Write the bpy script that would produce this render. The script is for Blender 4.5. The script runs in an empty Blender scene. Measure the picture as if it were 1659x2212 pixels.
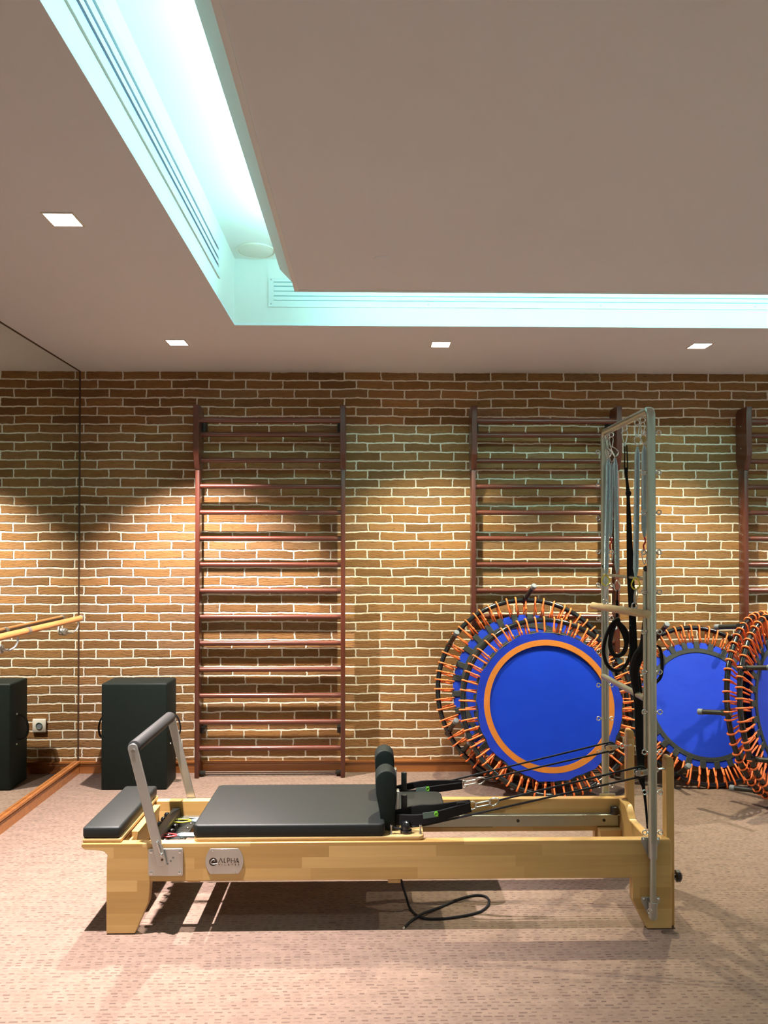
import bpy, bmesh, math, random
from mathutils import Vector, Matrix
random.seed(7)
R = math.radians
PI = math.pi
SC = bpy.context.scene
COL = SC.collection

# ------------------------------------------------------------------ camera
F, YAW, PIT = 1661.0, R(1.1), R(0.7)
PPY = 1188 - F*math.tan(PIT)
EYE = Vector((0, 0, 1.5))
cam_d = bpy.data.cameras.new('camera')
cam_d.sensor_width = 36; cam_d.lens = F/2212*36
cam_d.shift_y = (PPY-1106)/2212
cam = bpy.data.objects.new('camera', cam_d); COL.objects.link(cam)
cam.location = EYE
cam.rotation_euler = (R(90)+PIT, 0, -YAW)
SC.camera = cam
CM = cam.rotation_euler.to_matrix()
def P(px, py, Y):
    d = CM @ Vector(((px-829.5)/F, (PPY-py)/F, -1))
    return EYE + d*(Y/d.y)
def G(px, py, z=0.0):
    d = CM @ Vector(((px-829.5)/F, (PPY-py)/F, -1))
    return EYE + d*((z-1.5)/d.z)

# ------------------------------------------------------------------ world, view, lights
vs = SC.view_settings
vs.view_transform = 'Standard'; vs.look = 'None'; vs.gamma = 1; vs.use_curve_mapping = False
vs.exposure = 0.32
W = bpy.data.worlds.new('world'); SC.world = W; W.use_nodes = True
W.node_tree.nodes['Background'].inputs[0].default_value = (0.02, 0.02, 0.022, 1)
W.node_tree.nodes['Background'].inputs[1].default_value = 1.0
SC.cycles.max_bounces = 10; SC.cycles.diffuse_bounces = 6; SC.cycles.glossy_bounces = 5
SC.cycles.caustics_reflective = False; SC.cycles.caustics_refractive = False
SC.cycles.sample_clamp_indirect = 6
SC.cycles.use_denoising = True

D = 5.23        # brick wall
XL = -1.955     # mirror face
XR = 4.7; YB = -2.6
ZC, ZR, ZP = 2.71, 3.07, 2.775      # soffit, recess top, centre panel
SX, SY = -0.725, 4.14               # recess corner
# (x, y, power, colour)
WARM = (1.0, 0.90, 0.80); PINK = (1.0, 0.86, 0.78)
LAMPS = [(-1.12, 4.49, 560, PINK, 1.62, .55), (.42, 4.50, 250, (1, .90, .64), 1.75, .7), (1.955, 4.50, 250, (1, .90, .64), 1.75, .7), (3.49, 4.50, 250, WARM, 1.75, .7),
         (-1.12, 2.82, 1050, (1, .88, .86), 1.70, 1.0), (-1.12, 1.15, 90, WARM, 1.9, 1), (-1.12, -.5, 130, WARM, 2.0, 1),
         (4.0, 2.82, 110, WARM, 2.1, 1), (4.0, 1.15, 110, WARM, 2.1, 1), (4.0, -.5, 130, WARM, 2.1, 1), (.42, -2.0, 170, WARM, 2.1, 1), (1.95, -2.0, 170, WARM, 2.1, 1)]  # downlights outside the view are unseen, added to light the room
COVE_COL = (0.44, 1.0, 0.93); COVE_E = 58.0

# ------------------------------------------------------------------ mesh builder
class MB:
    def __init__(s): s.bm = bmesh.new()
    def _merge(s, t):
        me = bpy.data.meshes.new('t'); t.to_mesh(me); t.free(); s.bm.from_mesh(me); bpy.data.meshes.remove(me); return s
    def box(s, x0, x1, y0, y1, z0, z1, bev=0, seg=2, mat=None):
        t = bmesh.new(); bmesh.ops.create_cube(t, size=1)
        for v in t.verts:
            v.co = Vector((x0+(v.co.x+.5)*(x1-x0), y0+(v.co.y+.5)*(y1-y0), z0+(v.co.z+.5)*(z1-z0)))
        if bev: bmesh.ops.bevel(t, geom=t.edges[:], offset=bev, segments=seg, affect='EDGES', profile=.5)
        if mat: bmesh.ops.transform(t, matrix=mat, verts=t.verts[:])
        return s._merge(t)
    def prism(s, pts, axis, a, b, bev=0, seg=1):
        t = bmesh.new()
        def mk(p, c):
            return {'x': (c, p[0], p[1]), 'y': (p[0], c, p[1]), 'z': (p[0], p[1], c)}[axis]
        va = [t.verts.new(mk(p, a)) for p in pts]; vb = [t.verts.new(mk(p, b)) for p in pts]
        n = len(pts)
        t.faces.new(va); t.faces.new(vb[::-1])
        for i in range(n): t.faces.new((va[i], vb[i], vb[(i+1) % n], va[(i+1) % n]))
        bmesh.ops.recalc_face_normals(t, faces=t.faces[:])
        if bev: bmesh.ops.bevel(t, geom=t.edges[:], offset=bev, segments=seg, affect='EDGES', profile=.5)
        return s._merge(t)
    def sweep(s, pts, prof, closed=False, up=None, cap=True, scales=None):
        """prof(i): list of 2D offsets (n, b)"""
        pts = [Vector(p) for p in pts]; n = len(pts); t = bmesh.new()
        tans = []
        for i in range(n):
            if closed: d = pts[(i+1) % n]-pts[i-1]
            else: d = pts[min(i+1, n-1)]-pts[max(i-1, 0)]
            if d.length < 1e-9: d = Vector((0, 0, 1))
            tans.append(d.normalized())
        nrm = Vector(up) if up is not None else (Vector((0, 0, 1)) if abs(tans[0].z) < .9 else Vector((0, 1, 0)))
        rings = []
        for i in range(n):
            T = tans[i]
            if up is not None: nrm = Vector(up)
            nn = (nrm - T*nrm.dot(T))
            if nn.length < 1e-5: nn = T.orthogonal()
            nn.normalize(); nrm = nn; B = T.cross(nn)
            sc = scales[i] if scales else 1
            rings.append([t.verts.new(pts[i] + nn*(a*sc) + B*(b*sc)) for a, b in prof])
        m = len(prof)
        for i in range(n if closed else n-1):
            r0, r1 = rings[i], rings[(i+1) % n]
            for k in range(m): t.faces.new((r0[k], r0[(k+1) % m], r1[(k+1) % m], r1[k]))
        if cap and not closed:
            t.faces.new(rings[0][::-1]); t.faces.new(rings[-1])
        bmesh.ops.recalc_face_normals(t, faces=t.faces[:])
        return s._merge(t)
    def tube(s, pts, r, seg=10, closed=False, cap=True, scales=None, up=None):
        return s.sweep(pts, [(r*math.cos(2*PI*k/seg), r*math.sin(2*PI*k/seg)) for k in range(seg)], closed, up, cap, scales)
    def strap(s, pts, w, th, up, closed=False, scales=None):
        a, b = w/2, th/2; c = min(a, b)*.5
        return s.sweep(pts, [(a, b-c), (a-c, b), (-a+c, b), (-a, b-c), (-a, -b+c), (-a+c, -b), (a-c, -b), (a, -b+c)], closed, up, True, scales)
    def cyl(s, p0, p1, r, r2=None, seg=24, bev=0):
        p0, p1 = Vector(p0), Vector(p1); r2 = r if r2 is None else r2
        d = (p1-p0); L = d.length
        if bev:
            prof = [(0, r-bev), (bev*.3, r-bev*.3), (bev, r), (L-bev, r2), (L-bev*.3, r2-bev*.3), (L, r2-bev)]
        else: prof = [(0, r), (L, r2)]
        return s.lathe(p0, d.normalized(), prof, seg)
    def lathe(s, p0, ax, prof, seg=24, cap=True):
        t = bmesh.new(); p0 = Vector(p0); ax = Vector(ax).normalized(); u = ax.orthogonal().normalized(); v = ax.cross(u)
        rings = []
        for h, r in prof:
            rings.append([t.verts.new(p0+ax*h+(u*math.cos(2*PI*k/seg)+v*math.sin(2*PI*k/seg))*max(r, 1e-5)) for k in range(seg)])
        for a, b in zip(rings, rings[1:]):
            for k in range(seg): t.faces.new((a[k], a[(k+1) % seg], b[(k+1) % seg], b[k]))
        if cap: t.faces.new(rings[0][::-1]); t.faces.new(rings[-1])
        bmesh.ops.recalc_face_normals(t, faces=t.faces[:])
        return s._merge(t)
    def torus(s, c, n, Rr, r, seg=24, rs=8):
        c = Vector(c); n = Vector(n).normalized(); u = n.orthogonal().normalized(); v = n.cross(u)
        return s.tube([c+(u*math.cos(2*PI*k/seg)+v*math.sin(2*PI*k/seg))*Rr for k in range(seg)], r, rs, True, up=n)
    def annulus(s, c, r0, r1, y0, y1, seg=96):
        t = bmesh.new(); c = Vector(c); q = []
        for r, y in ((r0, y0), (r1, y0), (r1, y1), (r0, y1)):
            q.append([t.verts.new(c+Vector((r*math.cos(2*PI*k/seg), y, r*math.sin(2*PI*k/seg)))) for k in range(seg)])
        for i in range(4):
            a, b = q[i], q[(i+1) % 4]
            for k in range(seg): t.faces.new((a[k], a[(k+1) % seg], b[(k+1) % seg], b[k]))
        bmesh.ops.recalc_face_normals(t, faces=t.faces[:])
        return s._merge(t)
    def disc(s, c, r, y0, y1, seg=96):
        c = Vector(c); return s.lathe(c+Vector((0, y0, 0)), (0, 1, 0), [(0, r), (y1-y0, r)], seg)
    def ball(s, c, r, sc=(1, 1, 1), seg=20):
        t = bmesh.new(); bmesh.ops.create_uvsphere(t, u_segments=seg, v_segments=seg//2+2, radius=r)
        for v in t.verts: v.co = Vector((v.co.x*sc[0], v.co.y*sc[1], v.co.z*sc[2]))+Vector(c)
        return s._merge(t)

def root_loc(p):
    v = Vector((0, 0, 0))
    while p is not None: v += Vector(p.location); p = p.parent
    return v
def obj(name, mb, mat, parent=None, world=True, smooth=True, ang=35):
    me = bpy.data.meshes.new(name)
    if parent is not None and world: bmesh.ops.translate(mb.bm, vec=-root_loc(parent), verts=mb.bm.verts[:])
    mb.bm.to_mesh(me); mb.bm.free()
    if mat is not None: me.materials.append(mat)
    if smooth:
        me.shade_smooth(); me.set_sharp_from_angle(angle=R(ang))
    o = bpy.data.objects.new(name, me); COL.objects.link(o); o.parent = parent
    return o
def thing(name, label, cat, loc=(0, 0, 0), rot=(0, 0, 0), group=None):
    o = bpy.data.objects.new(name, None); COL.objects.link(o); o.location = loc; o.rotation_euler = rot
    o.empty_display_size = .1; return tag(o, label, cat, group)
def tag(o, label, cat, group=None):
    o['label'] = label; o['category'] = cat
    if group: o['group'] = group
    return o
def struct(name, mb, mat, **k):
    o = obj(name, mb, mat, smooth=False, **k); o['kind'] = 'structure'; return o
def plab(o, label): o['label'] = label; return o
def recenter(o):
    """put a single-mesh thing's origin at the base of its mesh"""
    vs_ = [v.co for v in o.data.vertices]
    c = Vector(((min(v.x for v in vs_)+max(v.x for v in vs_))/2, (min(v.y for v in vs_)+max(v.y for v in vs_))/2, min(v.z for v in vs_)))
    o.data.transform(Matrix.Translation(-c)); o.location = c; return o
def bez(pts, n=8, closed=False):
    """Catmull-Rom through points"""
    pts = [Vector(p) for p in pts]; out = []; m = len(pts)
    rng = range(m if closed else m-1)
    for i in rng:
        p1, p2 = pts[i], pts[(i+1) % m]
        p0 = pts[i-1] if (i > 0 or closed) else p1; p3 = pts[(i+2) % m] if (i+2 < m or closed) else p2
        for k in range(n):
            t = k/n
            out.append(.5*((2*p1)+(p2-p0)*t+(2*p0-5*p1+4*p2-p3)*t*t+(3*p1-p0-3*p2+p3)*t**3))
    if not closed: out.append(pts[-1])
    return out

# ------------------------------------------------------------------ materials
class NT:
    def __init__(s, name):
        s.m = bpy.data.materials.new(name); s.m.use_nodes = True; s.t = s.m.node_tree; s.n = s.t.nodes; s.b = s.n['Principled BSDF']
    def node(s, ty, **k):
        o = s.n.new(ty)
        for a, v in k.items(): setattr(o, a, v)
        return o
    def link(s, a, b): s.t.links.new(a, b)
    def val(s, x, sock):
        if isinstance(x, (int, float)): sock.default_value = x
        elif isinstance(x, tuple): sock.default_value = x
        else: s.link(x, sock)
    def math(s, op, a, b=0.0, c=None, clamp=False):
        o = s.node('ShaderNodeMath', operation=op, use_clamp=clamp); s.val(a, o.inputs[0]); s.val(b, o.inputs[1])
        if c is not None: s.val(c, o.inputs[2])
        return o.outputs[0]
    def mix(s, f, a, b, mode='MIX'):
        o = s.node('ShaderNodeMix', data_type='RGBA', blend_type=mode); s.val(f, o.inputs[0]); s.val(a, o.inputs[6]); s.val(b, o.inputs[7]); return o.outputs[2]
    def coords(s, kind='Object'): return s.node('ShaderNodeTexCoord').outputs[kind]
    def sep(s, v):
        o = s.node('ShaderNodeSeparateXYZ'); s.link(v, o.inputs[0]); return o.outputs
    def comb(s, x, y, z):
        o = s.node('ShaderNodeCombineXYZ'); s.val(x, o.inputs[0]); s.val(y, o.inputs[1]); s.val(z, o.inputs[2]); return o.outputs[0]
    def mapping(s, v, scale): 
        o = s.node('ShaderNodeMapping'); s.link(v, o.inputs[0]); o.inputs[3].default_value = scale; return o.outputs[0]
    def noise(s, v, sc, det=3, rough=.5):
        o = s.node('ShaderNodeTexNoise'); s.link(v, o.inputs['Vector']); o.inputs['Scale'].default_value = sc; o.inputs['Detail'].default_value = det
        o.inputs['Roughness'].default_value = rough; return o.outputs[0]
    def wn(s, v):
        o = s.node('ShaderNodeTexWhiteNoise', noise_dimensions='3D'); s.link(v, o.inputs[0]); return o.outputs
    def ramp(s, f, stops):
        o = s.node('ShaderNodeValToRGB'); s.link(f, o.inputs[0]); e = o.color_ramp.elements
        while len(e) < len(stops): e.new(.5)
        for i, (p, c) in enumerate(stops): e[i].position = p; e[i].color = (*c, 1)
        return o.outputs[0]
    def bump(s, h, strength, dist):
        o = s.node('ShaderNodeBump'); s.link(h, o.inputs['Height']); o.inputs['Strength'].default_value = strength; o.inputs['Distance'].default_value = dist
        s.link(o.outputs[0], s.b.inputs['Normal']); return o
    def base(s, c): s.val(c if not isinstance(c, tuple) or len(c) == 4 else (*c, 1), s.b.inputs['Base Color'])
    def set(s, rough=None, metal=None, spec=None, coat=None, sheen=None):
        if rough is not None: s.val(rough, s.b.inputs['Roughness'])
        if metal is not None: s.b.inputs['Metallic'].default_value = metal
        if spec is not None: s.b.inputs['Specular IOR Level'].default_value = spec
        if coat is not None: s.b.inputs['Coat Weight'].default_value = coat; s.b.inputs['Coat Roughness'].default_value = .15
        if sheen is not None: s.b.inputs['Sheen Weight'].default_value = sheen
        return s.m
def simple(name, col, rough=.5, metal=0, nscale=0, namt=.15, bump=0, bscale=200, bdist=.001, spec=.5, coat=0):
    t = NT(name); v = t.coords()
    if nscale:
        n = t.noise(v, nscale, 4); f = t.math('MULTIPLY_ADD', n, 2*namt, 1-namt)
        t.base(t.mix(1.0, (*col, 1), t.comb(f, f, f), 'MULTIPLY'))
    else: t.base(col)
    if bump: t.bump(t.noise(v, bscale, 2), bump, bdist)
    return t.set(rough, metal, spec, coat)
def emis(name, col, e):
    t = NT(name); t.base((0, 0, 0)); t.b.inputs['Emission Color'].default_value = (*col, 1); t.b.inputs['Emission Strength'].default_value = e; return t.m

def brick_material():
    t = NT('antique_brick'); v = t.coords(); x, y, z = t.sep(v)
    bw, bh, mo = .250, .0607, .0112
    wob = t.math('MULTIPLY', t.math('SUBTRACT', t.noise(v, 3.5, 3), .5), .022)
    wob2 = t.math('MULTIPLY', t.math('SUBTRACT', t.noise(v, 28, 2), .5), .007)
    wob3 = t.math('MULTIPLY', t.math('SUBTRACT', t.noise(t.mapping(v, (9, 1, 60)), 1, 2), .5), .010)
    zz = t.math('ADD', t.math('ADD', z, wob), t.math('ADD', wob2, .018))
    zr = t.math('DIVIDE', zz, bh); row = t.math('FLOOR', zr); fz = t.math('MULTIPLY', t.math('FRACT', zr), bh)
    off = t.math('MULTIPLY_ADD', t.math('MODULO', t.math('ADD', row, 300), 3), .335, t.math('MULTIPLY', t.wn(t.comb(row, 3.1, 0))[0], .06))
    xx = t.math('ADD', t.math('ADD', x, 20), t.math('ADD', wob3, wob2)); xr = t.math('ADD', t.math('DIVIDE', xx, bw), off)
    colm = t.math('FLOOR', xr); fx = t.math('MULTIPLY', t.math('FRACT', xr), bw)
    dx = t.math('MINIMUM', fx, t.math('SUBTRACT', bw, fx)); dz = t.math('MINIMUM', fz, t.math('SUBTRACT', bh, fz))
    d = t.math('SMOOTH_MIN', dx, dz, .006)
    d = t.math('ADD', d, t.math('MULTIPLY', t.math('SUBTRACT', t.noise(v, 90, 3), .5), .004))
    mr = t.node('ShaderNodeMapRange', interpolation_type='SMOOTHSTEP'); t.link(d, mr.inputs[0]); mr.inputs[1].default_value = mo*.28; mr.inputs[2].default_value = mo*.62
    mask = mr.outputs[0]
    rnd = t.wn(t.comb(row, colm, 7.7))
    c1 = t.ramp(rnd[0], [(0, (.180, .092, .033)), (.3, (.24, .122, .041)), (.6, (.29, .148, .050)), (.82, (.24, .135, .062)), (1, (.34, .170, .058))])
    st = t.noise(t.mapping(v, (14, 14, 70)), 1, 5, .65)
    f = t.math('MULTIPLY_ADD', st, .7, .62)
    c2 = t.mix(1.0, c1, t.comb(f, f, f), 'MULTIPLY')
    crack = t.noise(t.mapping(v, (22, 22, 150)), 1, 3, .6)
    cm = t.math('SMOOTH_MIN', t.math('MULTIPLY', t.math('SUBTRACT', crack, .30), 9.0), 1.0, .1, clamp=True)
    c3 = t.mix(t.math('SUBTRACT', 1.0, cm, clamp=True), c2, (.10, .045, .02, 1))
    mort = t.mix(t.noise(v, 40, 3), (.66, .62, .50, 1), (.86, .82, .70, 1))
    t.base(t.mix(mask, mort, c3))
    h = t.math('ADD', t.math('MULTIPLY', mask, .6), t.math('MULTIPLY', t.math('MULTIPLY', mask, crack), .5))
    t.bump(h, .8, .008)
    return t.set(.82, spec=.3)
def carpet_material():
    t = NT('dashed_carpet'); v = t.coords(); x, y, z = t.sep(v)
    n1 = t.noise(v, 9, 2)
    yr = t.math('DIVIDE', t.math('ADD', y, t.math('MULTIPLY', n1, .006)), .0185); row = t.math('FLOOR', yr); fy = t.math('FRACT', yr)
    off = t.wn(t.comb(row, 1.3, 0))[0]
    xr = t.math('ADD', t.math('DIVIDE', t.math('ADD', x, 20), .036), t.math('MULTIPLY', off, 5)); c = t.math('FLOOR', xr); fx = t.math('FRACT', xr)
    r = t.wn(t.comb(row, c, 0)); ro, gg, bb = t.sep(r[1])
    ln = t.math('MULTIPLY_ADD', ro, .26, .14)
    mx = t.math('LESS_THAN', t.math('ABSOLUTE', t.math('SUBTRACT', fx, .5)), ln)
    my = t.math('LESS_THAN', t.math('ABSOLUTE', t.math('SUBTRACT', fy, t.math('MULTIPLY_ADD', gg, .3, .35))), .19)
    m = t.math('MULTIPLY', t.math('MULTIPLY', mx, my), t.math('MULTIPLY_ADD', bb, .6, .1))
    big = t.noise(t.mapping(v, (9, 24, 9)), 1, 4, .7); fine = t.noise(t.mapping(v, (120, 260, 120)), 1, 3, .7)
    b = t.mix(big, (.115, .079, .060, 1), (.275, .192, .149, 1))
    f = t.math('MULTIPLY_ADD', fine, .5, .75)
    b = t.mix(1.0, b, t.comb(f, f, f), 'MULTIPLY')
    t.base(t.mix(m, b, (.065, .038, .03, 1)))
    t.bump(t.math('SUBTRACT', fine, t.math('MULTIPLY', m, .6)), .5, .003)
    return t.set(.95, spec=.15, sheen=.1)
def stave_material(name, axis='x'):
    t = NT(name); v = t.coords(); x, y, z = t.sep(v)
    along, across = (x, z) if axis == 'x' else ((y, x) if axis == 'y' else (z, x))
    a2 = t.math('ADD', across, t.math('MULTIPLY', y, .4)) if axis == 'x' else across
    rr = t.math('DIVIDE', t.math('ADD', a2, 5.013), .043); row = t.math('FLOOR', rr)
    off = t.wn(t.comb(row, 2, 0))[0]
    cc = t.math('FLOOR', t.math('ADD', t.math('DIVIDE', along, .42), t.math('MULTIPLY', off, 7)))
    rnd = t.wn(t.comb(row, cc, 1))[0]
    c = t.ramp(rnd, [(0, (.40, .235, .075)), (.35, (.47, .29, .10)), (.7, (.53, .335, .125)), (1, (.60, .39, .155))])
    sc = {'x': (2.2, 30, 45), 'y': (45, 2.2, 45), 'z': (45, 30, 2.2)}[axis]
    g = t.noise(t.mapping(v, sc), 1, 4, .6); f = t.math('MULTIPLY_ADD', g, .35, .82)
    t.base(t.mix(1.0, c, t.comb(f, f, f), 'MULTIPLY'))
    t.bump(g, .05, .001)
    return t.set(.38, spec=.4, coat=.15)
def wood(name, dark, light, scale, rough=.35, coat=.2):
    t = NT(name); v = t.coords(); g = t.noise(t.mapping(v, scale), 1, 5, .6)
    t.base(t.ramp(g, [(.25, dark), (.75, light)])); t.bump(g, .06, .001)
    return t.set(rough, coat=coat)
def mat_fabric(name, c0, c1, rough=.45):
    t = NT(name); v = t.coords(); n = t.noise(t.mapping(v, (2, 2, 6)), 1.6, 6, .7)
    c = t.mix(n, (*c0, 1), (*c1, 1)); t.base(c); t.bump(t.noise(v, 400, 1), .25, .001)
    return t.set(rough, spec=.2)

M_BRICK = brick_material(); M_CARPET = carpet_material()
M_PAINT = simple('matt_ceiling_paint', (.77, .85, .93), .9, nscale=1.2, namt=.03)
M_COVE = simple('cove_paint', (.78, .82, .80), .85)
M_WALLP = simple('plaster_wall', (.74, .72, .70), .9)
M_MIRROR = NT('mirror_glass'); M_MIRROR.base((.84, .87, .80)); M_MIRROR = M_MIRROR.set(0.0, 1.0)
M_DARK = simple('dark_seal', (.05, .025, .01), .5)
M_BASE = wood('skirting_wood', (.21, .07, .018), (.36, .135, .035), (1.5, 25, 40))
M_MAHO = wood('mahogany_wood', (.055, .012, .007), (.115, .027, .013), (40, 40, 3), .33, .35)  # upright wood darkened, shade of the unlit tops put into the colour
M_MAHOX = wood('mahogany_rail_wood', (.075, .018, .011), (.155, .040, .022), (3, 40, 40), .30, .4)
M_BARRE = wood('barre_wood', (.40, .145, .04), (.58, .25, .08), (30, 3, 30), .4)
M_BEECHX = stave_material('beech_staves', 'x'); M_BEECHY = stave_material('beech_staves_cross', 'y'); M_BEECHZ = stave_material('beech_staves_upright', 'z')
M_PLY = wood('birch_ply_edge', (.44, .28, .11), (.60, .42, .19), (3, 3, 120), .5, 0)
M_DOWEL = wood('ash_dowel', (.50, .36, .19), (.64, .49, .29), (40, 4, 40), .55, 0)
M_VINYL = simple('black_vinyl', (.008, .011, .011), .5, bump=.2, bscale=500, bdist=.0005, spec=.3)
M_VINYLG = simple('black_green_vinyl', (.003, .008, .007), .6, nscale=30, namt=.25, bump=.2, bscale=400, bdist=.0006, spec=.22)
M_FOAM = simple('black_foam', (.012, .013, .014), .65, bump=.3, bscale=300, bdist=.0008)
M_STRAP = simple('black_webbing', (.006, .006, .007), .8, bump=.3, bscale=350, bdist=.0006, spec=.2)
M_CORD = simple('black_cord', (.005, .006, .010), .7, bump=.4, bscale=500, bdist=.0006, spec=.3)
M_BLACKM = simple('black_powder_coat', (.012, .014, .012), .4)
M_BLACKG = simple('black_gloss_tube', (.006, .007, .009), .16, spec=.7)
M_ALU = simple('brushed_aluminium', (.42, .45, .39), .34, .85, nscale=12, namt=.08)
M_STEEL = simple('satin_steel', (.44, .455, .44), .36, .9, nscale=20, namt=.06)
M_CHROME = simple('chrome', (.62, .64, .63), .18, 1)
M_ORANGE = simple('orange_bungee', (.92, .20, .045), .55)
M_ORVIN = simple('orange_vinyl', (.45, .135, .006), .55, nscale=25, namt=.15, bump=.3, bscale=30, bdist=.004)
M_BLUE = mat_fabric('blue_mat', (.001, .024, .40), (.003, .042, .52), .55)
M_BLUEV = simple('blue_vinyl_skirt', (.005, .025, .38), .30, bump=.5, bscale=14, bdist=.012)
M_BLUEB = mat_fabric('blue_underside_glare', (.008, .034, .44), (.022, .070, .62), .5)  # lighter blue and streaks: glare on the mats painted into the colour
M_WEB = simple('dark_webbing', (.022, .027, .026), .7, bump=.4, bscale=120, bdist=.001)
M_WEBG = simple('grey_webbing_line', (.06, .07, .065), .7)
M_YEL = simple('yellow_loop', (.75, .68, .04), .4); M_RED = simple('red_loop', (.62, .03, .035), .4)
M_GREEN = simple('green_tag', (.12, .42, .02), .5); M_GREYT = simple('grey_tag', (.09, .14, .12), .6)
M_WHITEP = simple('white_plastic', (.72, .70, .62), .4)
M_CAP = simple('grey_rubber_cap', (.17, .20, .23), .6)
M_LAMP = emis('downlight_glow', (1, .93, .85), 14)
M_TUBE = emis('cove_light_glow', COVE_COL, COVE_E)
M_GRILLE = simple('grille_paint', (.72, .78, .78), .6)
def spring_mat():
    t = NT('coiled_spring_steel'); v = t.coords(); x, y, z = t.sep(v)
    w = t.math('SINE', t.math('MULTIPLY', z, 2*PI/.0032)); t.base((.36, .52, .60)); t.bump(w, .6, .0012); return t.set(.32, .8)
M_SPRING = spring_mat()

# ------------------------------------------------------------------ room shell
struct('floor', MB().box(-2.1, XR+.1, YB-.1, D+.12, -.1, 0), M_CARPET)
struct('wall_back', MB().box(-2.1, XR+.1, D, D+.12, 0, ZR+.1), M_BRICK)
struct('wall_left', MB().box(-2.12, XL-.012, YB-.1, D, 0, ZR+.1), M_WALLP)
struct('wall_right', MB().box(XR, XR+.12, YB-.1, D, 0, ZR+.1), M_WALLP)
struct('wall_front', MB().box(-2.1, XR, YB-.12, YB, 0, ZR+.1), M_WALLP)
OX1, OY0 = 3.55, -1.55    # far sides of the recess
c = MB()
c.box(XL-.15, SX, YB, D, ZC, ZC+.012); c.box(OX1, XR, YB, D, ZC, ZC+.012)
c.box(SX, OX1, SY, D, ZC, ZC+.012); c.box(SX, OX1, YB, OY0, ZC, ZC+.012)
struct('ceiling', c, M_PAINT)
c = MB()
c.box(SX-.03, SX, OY0, SY, ZC+.012, ZR); c.box(OX1, OX1+.03, OY0, SY, ZC+.012, ZR)
c.box(SX-.03, OX1+.03, SY, SY+.03, ZC+.012, ZR); c.box(SX-.03, OX1+.03, OY0-.03, OY0, ZC+.012, ZR)
c.box(SX-.1, OX1+.1, OY0-.1, SY+.1, ZR, ZR+.05)
struct('ceiling_recess', c, M_COVE)
PX0, PX1, PY0, PY1 = -.367, OX1-.36, OY0+.36, 3.78
struct('ceiling_panel', MB().box(PX0, PX1, PY0, PY1, ZP, ZP+.035), M_PAINT)
c = MB(); q = .02; zb = ZP-.004
c.box(PX0, PX0+q, PY0, PY1, zb, ZP-.0005); c.box(PX1-q, PX1, PY0, PY1, zb, ZP-.0005); c.box(PX0+q, PX1-q, PY1-q, PY1, zb, ZP-.0005); c.box(PX0+q, PX1-q, PY0, PY0+q, zb, ZP-.0005)
struct('trim_1', c, simple('panel_edge_paint', (.80, .87, .90), .8))
c = MB(); c.prism([(-.426, ZP+.062), (PX0-.001, ZP+.001), (PX0-.001, ZP+.036), (-.405, ZP+.072)], 'y', PY0+.1, 3.66)
struct('trim_2', c, M_COVE)
# left wall mirror, its seals, skirting
mir = tag(recenter(obj('wall_mirror', MB().box(XL-.008, XL, YB+.02, D-.004, .09, ZC-.001), M_MIRROR, smooth=False)), 'tall frameless mirror covering the left wall down to the wooden skirting', 'mirror')
struct('trim_3', MB().box(XL-.008, XL+.004, D-.014, D-.001, .085, ZC), M_DARK)
struct('trim_4', MB().box(XL-.008, XL+.004, YB, D-.014, ZC-.006, ZC), M_DARK)
bp = [(0, 0), (.016, 0), (.016, .055), (.013, .062), (.022, .066), (.022, .078), (0, .078)]
struct('baseboard_left', MB().prism([(XL-.01+a*1.4, h*1.12) for a, h in bp], 'y', YB, D-.02), M_BASE)
struct('baseboard_back', MB().prism([(D-a, h) for a, h in bp], 'x', XL+.012, XR), M_BASE)

# ------------------------------------------------------------------ ceiling fittings
lamp_lab = {0: 'square ceiling downlight above the black box, nearest the mirror corner of the brick wall', 1: 'middle square downlight of the three along the brick wall',
            2: 'rightmost square downlight of the row along the brick wall', 4: 'square downlight left of the glowing cove, nearest the camera'}
for i, (lx, ly, pw, colr, ss, bl) in enumerate(LAMPS):
    t = thing('ceiling_downlight', lamp_lab.get(i, 'unseen square ceiling downlight out of the picture, added to light the room'), 'light', (lx, ly, ZC), group='square recessed downlights in the ceiling')
    a = .052
    f = MB(); w = .007
    f.box(lx-a-w, lx+a+w, ly-a-w, ly-a, ZC-.004, ZC-.0005).box(lx-a-w, lx+a+w, ly+a, ly+a+w, ZC-.004, ZC-.0005)
    f.box(lx-a-w, lx-a, ly-a, ly+a, ZC-.004, ZC-.0005).box(lx+a, lx+a+w, ly-a, ly+a, ZC-.004, ZC-.0005)
    obj('trim_frame', f, M_WHITEP, t, smooth=False)
    obj('diffuser', MB().box(lx-a, lx+a, ly-a, ly+a, ZC-.003, ZC-.001), M_LAMP, t, smooth=False)
    L = bpy.data.lights.new('downlight_beam', 'SPOT'); L.energy = pw; L.color = colr; L.spot_size = ss; L.spot_blend = bl; L.shadow_soft_size = .02
    lo = bpy.data.objects.new('downlight_beam', L); COL.objects.link(lo); lo.location = (0, 0, -.012); lo.parent = t
def light_tube(x0, x1, y0, y1, lab, zo=.062, h=.016):
    tag(recenter(obj('cove_light_strip', MB().box(x0, x1, y0, y1, ZP+zo, ZP+zo+h, .003), M_TUBE)), lab, 'light', 'cyan cove light strips on top of the ceiling panel')
light_tube(-.418, -.400, PY0+.2, 3.62, 'cyan light strip hidden in the left side of the ceiling cove', .078, .009)
light_tube(-.25, PX1-.1, PY1-.05, PY1-.03, 'cyan light strip hidden along the brick wall side of the cove')
light_tube(PX1-.05, PX1-.03, PY0+.1, PY1-.1, 'cyan light strip on the right side of the ceiling panel')
light_tube(PX0+.1, PX1-.1, PY0+.03, PY0+.05, 'cyan light strip on the rear side of the ceiling panel')
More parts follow.
